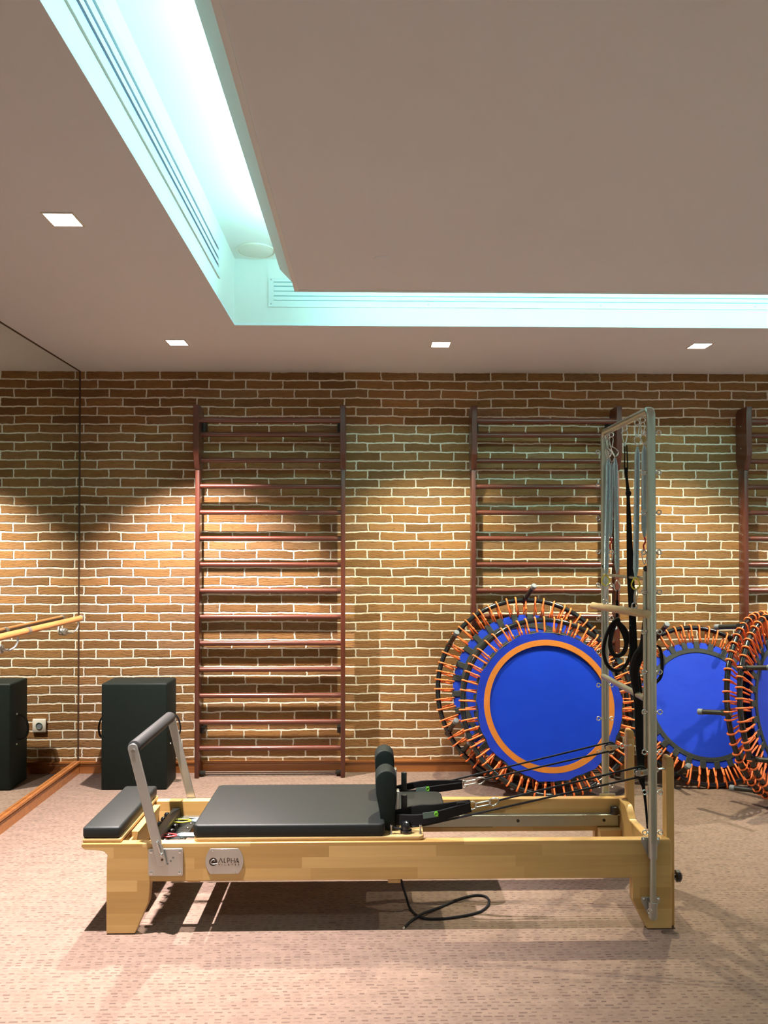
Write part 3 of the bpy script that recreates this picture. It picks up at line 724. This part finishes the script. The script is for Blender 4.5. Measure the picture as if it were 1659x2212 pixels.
# tower
PYf, PYb = YF-.026, YBk+.030; tx = P(1408, 1400, PYf).x; ztop = P(1405, 884, PYf).z
tw, td = .034, .040
def tower():
    r = .028; path = [(tx, PYf, P(1408, 1850, PYf).z)]
    path += [(tx, PYf, ztop-r)]
    for k in range(1, 7): a = PI*k/12; path.append((tx, PYf+r-r*math.cos(a), ztop-r+r*math.sin(a)))
    for k in range(0, 7): a = PI/2-PI*k/12; path.append((tx, PYb-r+r*math.cos(a), ztop-r+r*math.sin(a)))
    path += [(tx, PYb, P(1408, 1850, PYf).z)]
    c = .010; a, b = tw/2, .014
    prof = [(a, b-c), (a-c*.4, b-c*.3), (a-c, b), (-a+c, b), (-a+c*.4, b-c*.3), (-a, b-c), (-a, -b+c), (-a+c*.4, -b+c*.3), (-a+c, -b), (a-c, -b), (a-c*.4, -b+c*.3), (a, -b+c)]
    tf = plab(obj('tower_frame', MB().sweep(path, prof, up=(1, 0, 0)), M_ALU, rf, ang=50), 'tall brushed metal tower frame')
    for Yp in (PYf, PYb):
        s = -1 if Yp < 3.3 else 1
        obj('lower_tube', MB().cyl((tx, Yp, P(1412, 1985, PYf).z), (tx, Yp, P(1412, 1852, PYf).z+.01), .0125), M_ALU, tf)
        for za, zb_ in ((P(0, 1826, PYf).z, P(0, 1862, PYf).z), (P(0, 1958, PYf).z, P(0, 1992, PYf).z)):
            yr = YF if s < 0 else YBk
            g = MB().prism([(tx-.037, za+.004), (tx+.037, za+.004), (tx+.037, za-.012), (tx+.012, zb_-.005), (tx-.012, zb_-.005), (tx-.037, za-.012)], 'y', min(yr, yr+s*.004), max(yr, yr+s*.004), .001)
            g.cyl((tx, Yp, zb_-.004), (tx, Yp, za-.004), .0175)
            b_ = obj('tube_bracket', g, M_STEEL, tf)
            for dx in (-.028, .028): obj('bracket_bolt', MB().lathe((tx+dx, yr+s*.004, za-.004), (0, s, 0), [(0, .0065), (.003, .006), (.005, .002)], 14), M_CHROME, b_)
        for k in range(11):
            z = 1.962-.157*k
            for sx in (-1, 1):
                g = MB().cyl((tx+sx*(tw/2-.004), Yp, z), (tx+sx*(tw/2+.006), Yp, z), .004, seg=8).torus((tx+sx*(tw/2+.014), Yp, z), (0, 1, 0), .0088, .0026, 20, 8)
                obj('eye_bolt', g, M_CHROME, tf)
    for (xx, zz) in ((-.02, P(0, 1976, PYf).z),):
        obj('lock_pin', MB().torus((tx+xx, PYf-.02, zz), (.3, 1, .2), .009, .002, 20), M_CHROME, tf)
    for p in TOPHOOKS:
        obj('eye_bolt', MB().cyl((tx, p, ztop-.016), (tx, p, ztop+.016), .004, seg=8).torus((tx, p, ztop-.027), (0.5, 1, 0), .010, .0026, 20, 8), M_CHROME, tf)
    return tf
TOPHOOKS = (3.565, 3.505, 3.32, 3.165, 3.10)
tower()
# push through bar
zu = P(1396, 1251, PYf).z; zl = P(1392, 1512, PYf).z
pt = obj('push_through_bar', MB().cyl((tx-.018, PYf+.026, zl), (tx-.018, PYb-.03, zl), .0125), M_ALU, rf)
obj('cross_rod', MB().cyl((tx-.016, PYf+.02, zu), (tx-.016, PYb-.01, zu), .0065), M_ALU, pt)
for y in (PYf+.026, PYb-.028):
    obj('side_tube', MB().cyl((tx-.016, y, zl-.20), (tx-.016, y, zu+.03), .009), M_ALU, pt)
    obj('pivot_bolt', MB().ball((tx-.012, y, zu+.04), .012, seg=14), M_BLACKM, pt)
# pulleys on risers
def pulley(p, attach):
    c = Vector(p); d = (Vector(attach)-c); L = d.length; dn = d.normalized()
    g = MB(); g.cyl(c-Vector((0, .008, 0)), c+Vector((0, .008, 0)), .021, bev=.003)
    o = obj('rope_pulley', g, M_BLACKG, rf)
    n = Vector((-dn.z, 0, dn.x)).normalized()
    def pl(y):
        pts = []
        for t_, w in ((-.024, .008), (-.010, .013), (.02, .011), (.035, .006)):
            pts.append((t_, w))
        poly = [(c.x+dn.x*a+n.x*b, c.z+dn.z*a+n.z*b) for a, b in pts]+[(c.x+dn.x*a-n.x*b, c.z+dn.z*a-n.z*b) for a, b in reversed(pts)]
        return poly
    k = MB().prism(pl(0), 'y', c.y-.012, c.y-.009, .0008).prism(pl(0), 'y', c.y+.009, c.y+.012, .0008)
    obj('pulley_cheek', k, M_CHROME, o)
    obj('pulley_axle', MB().cyl(c-Vector((0, .0145, 0)), c+Vector((0, .0145, 0)), .0045, seg=12), M_ORVIN, o)
    e = MB().tube([c+dn*.03, c+dn*(L*.55)], .003, 8).torus(c+dn*(L*.62), (0, 1, 0), .010, .003, 20).tube([c+dn*(L*.72), Vector(attach)+dn*.01], .004, 8)
    obj('pulley_eye', e, M_CHROME, o)
pf = P(1384, 1668, 3.06); pb = P(1318, 1614, 3.50)
pulley(pf, (XE0, pf.y+.01, pf.z+.012)); pulley(pb, (XE0, pb.y-.01, pb.z+.010))
# black spring bag lump & tag under rails
obj('floor_glide', MB().box(px(1398), XE1-.005, YF+.004, YF+.03, .0, .004), M_DARK, rf, smooth=False)
obj('floor_glide', MB().box(px(232), px(291), YF+.004, YF+.03, .0, .004), M_DARK, rf, smooth=False)

# ------------------------------------------------------------------ ropes and straps
def rope_set(name, front):
    if front:
        lab = 'black pulley rope with snap hook along the near side of the reformer'
        hook0, pul = P(1066, 1733, 3.09), pf
        end = P(915, 1783, YF+.05); top = P(1366, 1664, pul.y); bot = P(1392, 1681, pul.y)
    else:
        lab = 'black pulley rope with snap hook along the far side of the reformer'
        hook0, pul = P(1036, 1687, 3.50), pb
        end = P(960, 1689.5, 3.50); top = P(1306, 1611, pul.y); bot = P(1301, 1628, pul.y)
    t = thing('pulley_rope', lab, 'rope', (pul.x-.4, pul.y, pul.z-.1), group='pulley ropes of the reformer')
    # over the pulley
    a0 = pul+Vector((-.012, 0, .020)); a1 = pul+Vector((-.010, 0, -.021))
    arc = [pul+Vector((.0235*math.cos(a), 0, .0235*math.sin(a))) for a in [R(120-30*k) for k in range(9)]]
    if front:
        up_from = hook0+Vector((.022, 0, .008)); pts = [up_from]+arc+[end]
        obj('cord', MB().tube(pts, .0043, 8), M_CORD, t)
        obj('cord_tail', MB().tube(bez([end, P(880, 1787, YF+.05), P(860, 1790, YF+.035), P(842, 1783, YF+.04)], 6), .004, 8), M_CORD, t)
    else:
        up_from = end; pts = [up_from]+arc+[hook0+Vector((.02, 0, .006))]
        obj('cord', MB().tube(pts, .0043, 8), M_CORD, t)
    # thimble eye and carabiner
    c = hook0
    obj('thimble', MB().tube(bez([c+Vector((.024, 0, .008)), c+Vector((.010, 0, .016)), c+Vector((-.012, 0, .012)), c+Vector((-.016, 0, -.002)), c+Vector((-.004, 0, -.014)), c+Vector((.012, 0, -.008))], 5, True), .0028, 8, True), M_CHROME, t)
    a = c+Vector((-.018, 0, -.002)); L = .052
    d = Vector((-L, 0, -.010)); n = Vector((.0, 0, .007))
    obj('carabiner', MB().tube(bez([a+n, a+d*.5+n*1.1, a+d+n, a+d*1.05, a+d-n, a+d*.5-n*1.1, a-n, a+Vector((.006, 0, 0))], 5, True), .0026, 8, True), M_CHROME, t)
    return a+d
for front in (True, False):
    ce = rope_set('rope', front)
    y = ce.y
    if front:
        A, B_, E = P(866, 1757, 3.13), P(940, 1752, 3.10), P(1016, 1740, y)
        hw = .034
        lab = 'black padded foot strap with green tag on the near strap post'
    else:
        A, B_, E = P(860, 1702, 3.48), P(925, 1697, 3.48), P(998, 1694, y)
        hw = .026
        lab = 'black padded foot strap with green tag on the far strap post'
    s = thing('foot_strap', lab, 'strap', A, group='padded foot straps on the carriage')
    path1 = bez([A+Vector((-.03, .0, -.010)), A.lerp(B_, .5)+Vector((0, .0, .010 if front else .006)), B_+Vector((0, 0, .010)), E+Vector((0, 0, .006))], 8)
    path2 = bez([A+Vector((-.03, -.012, -.020)), A.lerp(B_, .5)+Vector((0, -.03, -.020)), B_+Vector((.01, -.022, -.012)), E+Vector((0, -.006, -.004))], 8)
    n = len(path1)
    obj('loop', MB().strap(path1, hw*1.05, .008, (0, .0, 1), scales=[1.15-.2*i/n for i in range(n)]).strap(path2, hw*1.15, .008, (0, 0, 1), scales=[1.15-.15*i/n for i in range(n)]), M_STRAP, s)
    obj('webbing_end', MB().strap([E+Vector((-.055, -.004, -.002)), E], hw*1.05, .014, (0, 0, 1)), M_STRAP, s)
    tg0 = P(931 if front else 914, 1760 if front else 1706, B_.y-.035)
    g = MB().box(-.032, .016, -.001, .001, -.0115, .0115, 0, 1, Matrix.Translation(tg0) @ Matrix.Rotation(R(-8), 4, 'Y'))
    tg = plab(obj('woven_tag', g, M_GREYT, s, smooth=False), 'grey and green woven tag')
    m = Matrix.Translation(tg0) @ Matrix.Rotation(R(-8), 4, 'Y')
    g = MB().torus((m @ Vector((.021, 0, 0))), (0, 1, 0), .0065, .0028, 16, 6).box(.012, .028, -.0004, .001, -.0115, .0115, 0, 1, m)
    obj('tag_mark', g, M_GREEN, tg, smooth=False)
    cr = (E+ce)/2; cr.z = E.z
    obj('ring', MB().torus((E.x+.009, y, E.z), (.0, 1, 0), .0155, .0022, 24), M_CHROME, s)

def snap_hook(mb, top, L, w=.010):
    """gate hook hanging from top; returns its bottom"""
    b = top+Vector((0, 0, -L)); n = Vector((w, 0, 0))
    mb.tube(bez([top, top+Vector((w, 0, -L*.22)), top+Vector((w*.55, 0, -L*.8)), b, top+Vector((-w*.55, 0, -L*.8)), top+Vector((-w, 0, -L*.22))], 6, True), .0024, 8, True)
    return b
def hang_spring(lab, hooky, top, bot, rad=.0105, short=False):
    t = thing('tower_spring', lab, 'spring', bot, group='steel springs hanging from the tower beam')
    g = MB(); b = snap_hook(g, Vector((tx, hooky, ztop-.035)), .052, .0085)
    obj('snap_hook', g, M_CHROME, t)
    g = MB(); mid = top+Vector((0, 0, .005)); w = .014; H = (b.z-mid.z)+.006
    g.tube(bez([mid, mid+Vector((w, 0, H*.5)), Vector((b.x, b.y, b.z+.006)), mid+Vector((-w, 0, H*.5))], 6, True), .0026, 8, True)
    obj('end_loop', g, M_CHROME, t)
    ax = bot-top; L = ax.length
    obj('coil', MB().lathe(top, ax, [(0, .004), (.012, rad*.6), (.035, rad), (L-.035, rad), (L-.012, rad*.6), (L, .004)], 18), M_SPRING, t)
    return t
S1t, S1b = P(1314, 992, 3.55), P(1309, 1241, 3.46)
S2t, S2b = P(1329, 989, 3.51), P(1333, 1239, 3.51)
S3t, S3b = P(1377, 965, 3.17), P(1373, 1247, 3.06)
S4t, S4b = P(1391.5, 962, 3.10), P(1392, 1160, 3.10)
S5t, S5b = P(1321, 1000, 3.58), P(1319, 1162, 3.58)
s1 = hang_spring('long steel spring holding the far end of the wooden bar', 3.565, S1t, S1b, .0112)
s2 = hang_spring('long steel spring beside the far tower post, with black hand loops below', 3.505, S2t, S2b, .0108)
s3 = hang_spring('long steel spring holding the near end of the wooden bar', 3.165, S3t, S3b, .0112)
s4 = hang_spring('short steel spring touching the near tower post', 3.10, S4t, S4b, .0118)
s5 = hang_spring('short steel spring half hidden behind the far pair of springs', 3.565, S5t, S5b, .008)
# loops under the springs
def teardrop(c, w, h, r, mat, par, name, lab=None):
    o = obj(name, MB().tube(bez([c+Vector((0, 0, h/2)), c+Vector((w*.3, 0, h*.25)), c+Vector((w/2, 0, -h*.12)), c+Vector((w*.3, 0, -h*.42)), c+Vector((0, 0, -h/2)), c+Vector((-w*.3, 0, -h*.42)), c+Vector((-w/2, 0, -h*.12)), c+Vector((-w*.3, 0, h*.25))], 5, True), r, 8, True), mat, par)
    if lab: plab(o, lab)
    return o
teardrop(S1b+Vector((-.002, 0, -.024)), .036, .05, .0028, M_YEL, s1, 'colour_loop', 'yellow coated loop')
teardrop(S3b+Vector((0, 0, -.024)), .034, .048, .0028, M_YEL, s3, 'colour_loop', 'yellow coated loop')
teardrop(S2b+Vector((0, 0, -.055)), .028, .05, .0026, M_CHROME, s2, 'end_ring')
for s, b in ((s4, S4b), (s5, S5b)):
    obj('red_link', MB().tube(bez([b, b+Vector((.004, 0, -.02)), b+Vector((-.004, 0, -.035)), b+Vector((.001, 0, -.055))], 5), .0035, 8), M_RED, s)
    g = MB(); snap_hook(g, b+Vector((0, 0, -.055)), .055, .010); obj('snap_hook', g, M_CHROME, s)
# wooden roll down bar
dzl, dzr = P(1281, 1308, 3.66), P(1398, 1327, 2.915)
bx = (dzl.x+dzr.x)/2
t = thing('roll_down_bar', 'pale round wooden bar hanging level from two springs inside the tower', 'bar', (bx, 3.3, dzl.z))
obj('dowel', MB().cyl((dzl.x, 3.66, dzl.z), (dzr.x, 2.915, dzr.z), .0158, seg=28, bev=.002), M_DOWEL, t)
for b, p in ((S1b, (1304, 1292)), (S3b, (1371, 1305))):
    Y = b.y; f = (3.66-Y)/(3.66-2.915); ctr = Vector((dzl.x+(dzr.x-dzl.x)*f, Y, dzl.z+(dzr.z-dzl.z)*f))
    e = ctr+Vector((0, 0, .026))
    obj('eye_screw', MB().torus(e, (0, 1, 0), .011, .0032, 22, 8).cyl(ctr+Vector((0, 0, .008)), e-Vector((0, 0, .009)), .003, seg=8), M_CHROME, t)
    g = MB(); top = b+Vector((0, 0, -.046)); L = top.z-e.z-.008
    n = 8; a1 = Vector((e.x, e.y, e.z+.010))
    g.tube([top, a1], .003, 8).tube(bez([top, top.lerp(a1, .3)+Vector((.009, 0, 0)), top.lerp(a1, .8)+Vector((.006, 0, 0)), a1, top.lerp(a1, .5)+Vector((-.004, 0, 0))], 5, True), .0024, 8, True)
    obj('snap_hook', g, M_CHROME, t)
# long black strap from the middle hook down to the rail
def long_strap():
    pp = [(1353, 968, 3.32, .006), (1352, 1010, 3.32, .010), (1355, 1045, 3.31, .012), (1357, 1066, 3.30, .020), (1357, 1078, 3.30, .014), (1359, 1140, 3.27, .022), (1362, 1240, 3.22, .030), (1366, 1330, 3.18, .028), (1370, 1430, 3.14, .036), (1378, 1500, 3.13, .036), (1382, 1600, 3.12, .034), (1386, 1680, 3.11, .026), (1390, 1700, 3.11, .014), (1395, 1740, 3.10, .010), (1399, 1790, 3.09, .009)]
    t = thing('safety_strap', 'long knotted black strap hanging from the middle hook of the tower beam', 'strap', P(1386, 1680, 3.11))
    pts = bez([P(a, b, c) for a, b, c, d in pp[1:]], 5); ws = [d for *_, d in pp[1:]]
    sc = []
    for i in range(len(pts)): 
        f = i/5; k = min(int(f), len(ws)-2); sc.append((ws[k]+(ws[k+1]-ws[k])*(f-k))/.03)
    obj('webbing', MB().strap(pts, .03, .008, (1, 0, 0), scales=sc), M_STRAP, t)
    obj('knot', MB().ball(P(1357.5, 1066, 3.30), .013, (1, .8, 1.1), 12), M_STRAP, t)
    a, b = P(1352, 962, 3.32), P(1352, 1010, 3.32)
    obj('cord_loop', MB().tube([a+Vector((.004, 0, 0)), b+Vector((.008, 0, 0)), b+Vector((.002, 0, -.08)), b+Vector((-.006, 0, 0)), a+Vector((-.004, 0, 0))], .0028, 8), M_STRAP, t)
    g = MB(); e = snap_hook(g, Vector((tx, 3.32, ztop-.032)), .062, .012); g.cyl(e, Vector((e.x, e.y, a.z-.004)), .004, seg=10)
    obj('snap_hook', g, M_CHROME, t)
    # bunched cuff part beside the near post
    pts = bez([P(1396, 1340, 3.10), P(1392, 1395, 3.11), P(1378, 1420, 3.12), P(1370, 1455, 3.13), P(1380, 1520, 3.12)], 6)
    obj('bunched_cuff', MB().tube(pts, .018, 10, scales=[.35+.9*math.sin(PI*min(1, .15+.8*i/len(pts))) for i in range(len(pts))]), M_STRAP, t)
    pts = bez([P(1404, 1392, 3.05), P(1424, 1398, 3.05), P(1430, 1430, 3.05), P(1427, 1462, 3.05), P(1410, 1480, 3.06)], 6)
    obj('side_loop', MB().strap(pts, .022, .006, (0, 1, 0)), M_STRAP, t)
long_strap()
def hand_loops():
    top = P(1333, 1302, 3.51)
    t = thing('hand_loop_strap', 'pair of black padded hand loops hanging inside the tower above the lower bar', 'strap', P(1335, 1445, 3.49))
    g = MB(); g.tube([S2b+Vector((0, 0, -.075)), top+Vector((0, 0, .01))], .004, 8).strap([top+Vector((0, 0, .012)), P(1333, 1345, 3.5)], .013, .006, (1, 0, 0))
    obj('hanger', g, M_STRAP, t)
    def loop(pts, r, n): obj(n, MB().tube(bez([P(a, b, 3.49) for a, b in pts], 6, True), r, 8, True), M_STRAP, t)
    loop([(1333, 1338), (1322, 1365), (1318, 1392), (1324, 1412), (1336, 1416), (1348, 1408), (1353, 1390), (1347, 1368), (1337, 1348)], .0105, 'inner_loop')
    loop([(1332, 1338), (1314, 1362), (1304, 1398), (1308, 1428), (1322, 1446), (1342, 1446), (1358, 1426), (1363, 1394), (1352, 1362), (1338, 1346)], .0085, 'outer_loop')
hand_loops()
# cord lying on the carpet under the machine
def floor_cord():
    pp = [P(865, 1880, 3.16), P(867, 1905, 3.16), P(874, 1935, 3.16)]
    pp += [G(886, 1962, .005), G(905, 1980, .005), G(935, 1985, .005), G(985, 1981, .005), G(1035, 1970, .005), G(1056, 1952, .005), G(1050, 1937, .005), G(1025, 1934, .005), G(990, 1943, .005), G(950, 1960, .005), G(915, 1973, .012), G(890, 1988, .005), G(873, 2004, .005)]
    pp[0] = Vector((pp[0].x, 3.30, .19)); pp[1] = Vector((pp[1].x, 3.27, .12)); pp[2] = Vector((pp[2].x+.01, 3.23, .05))
    t = thing('loose_cord', 'loose black cord looped on the carpet under the reformer', 'cord', G(950, 1980, 0))
    obj('cord', MB().tube(bez(pp, 6), .0052, 8), M_CORD, t)
    a = pp[-1]; d = (pp[-1]-pp[-2]).normalized(); obj('metal_tip', MB().cyl(a, a+d*.006, .005, seg=10), M_STEEL, t)
floor_cord()
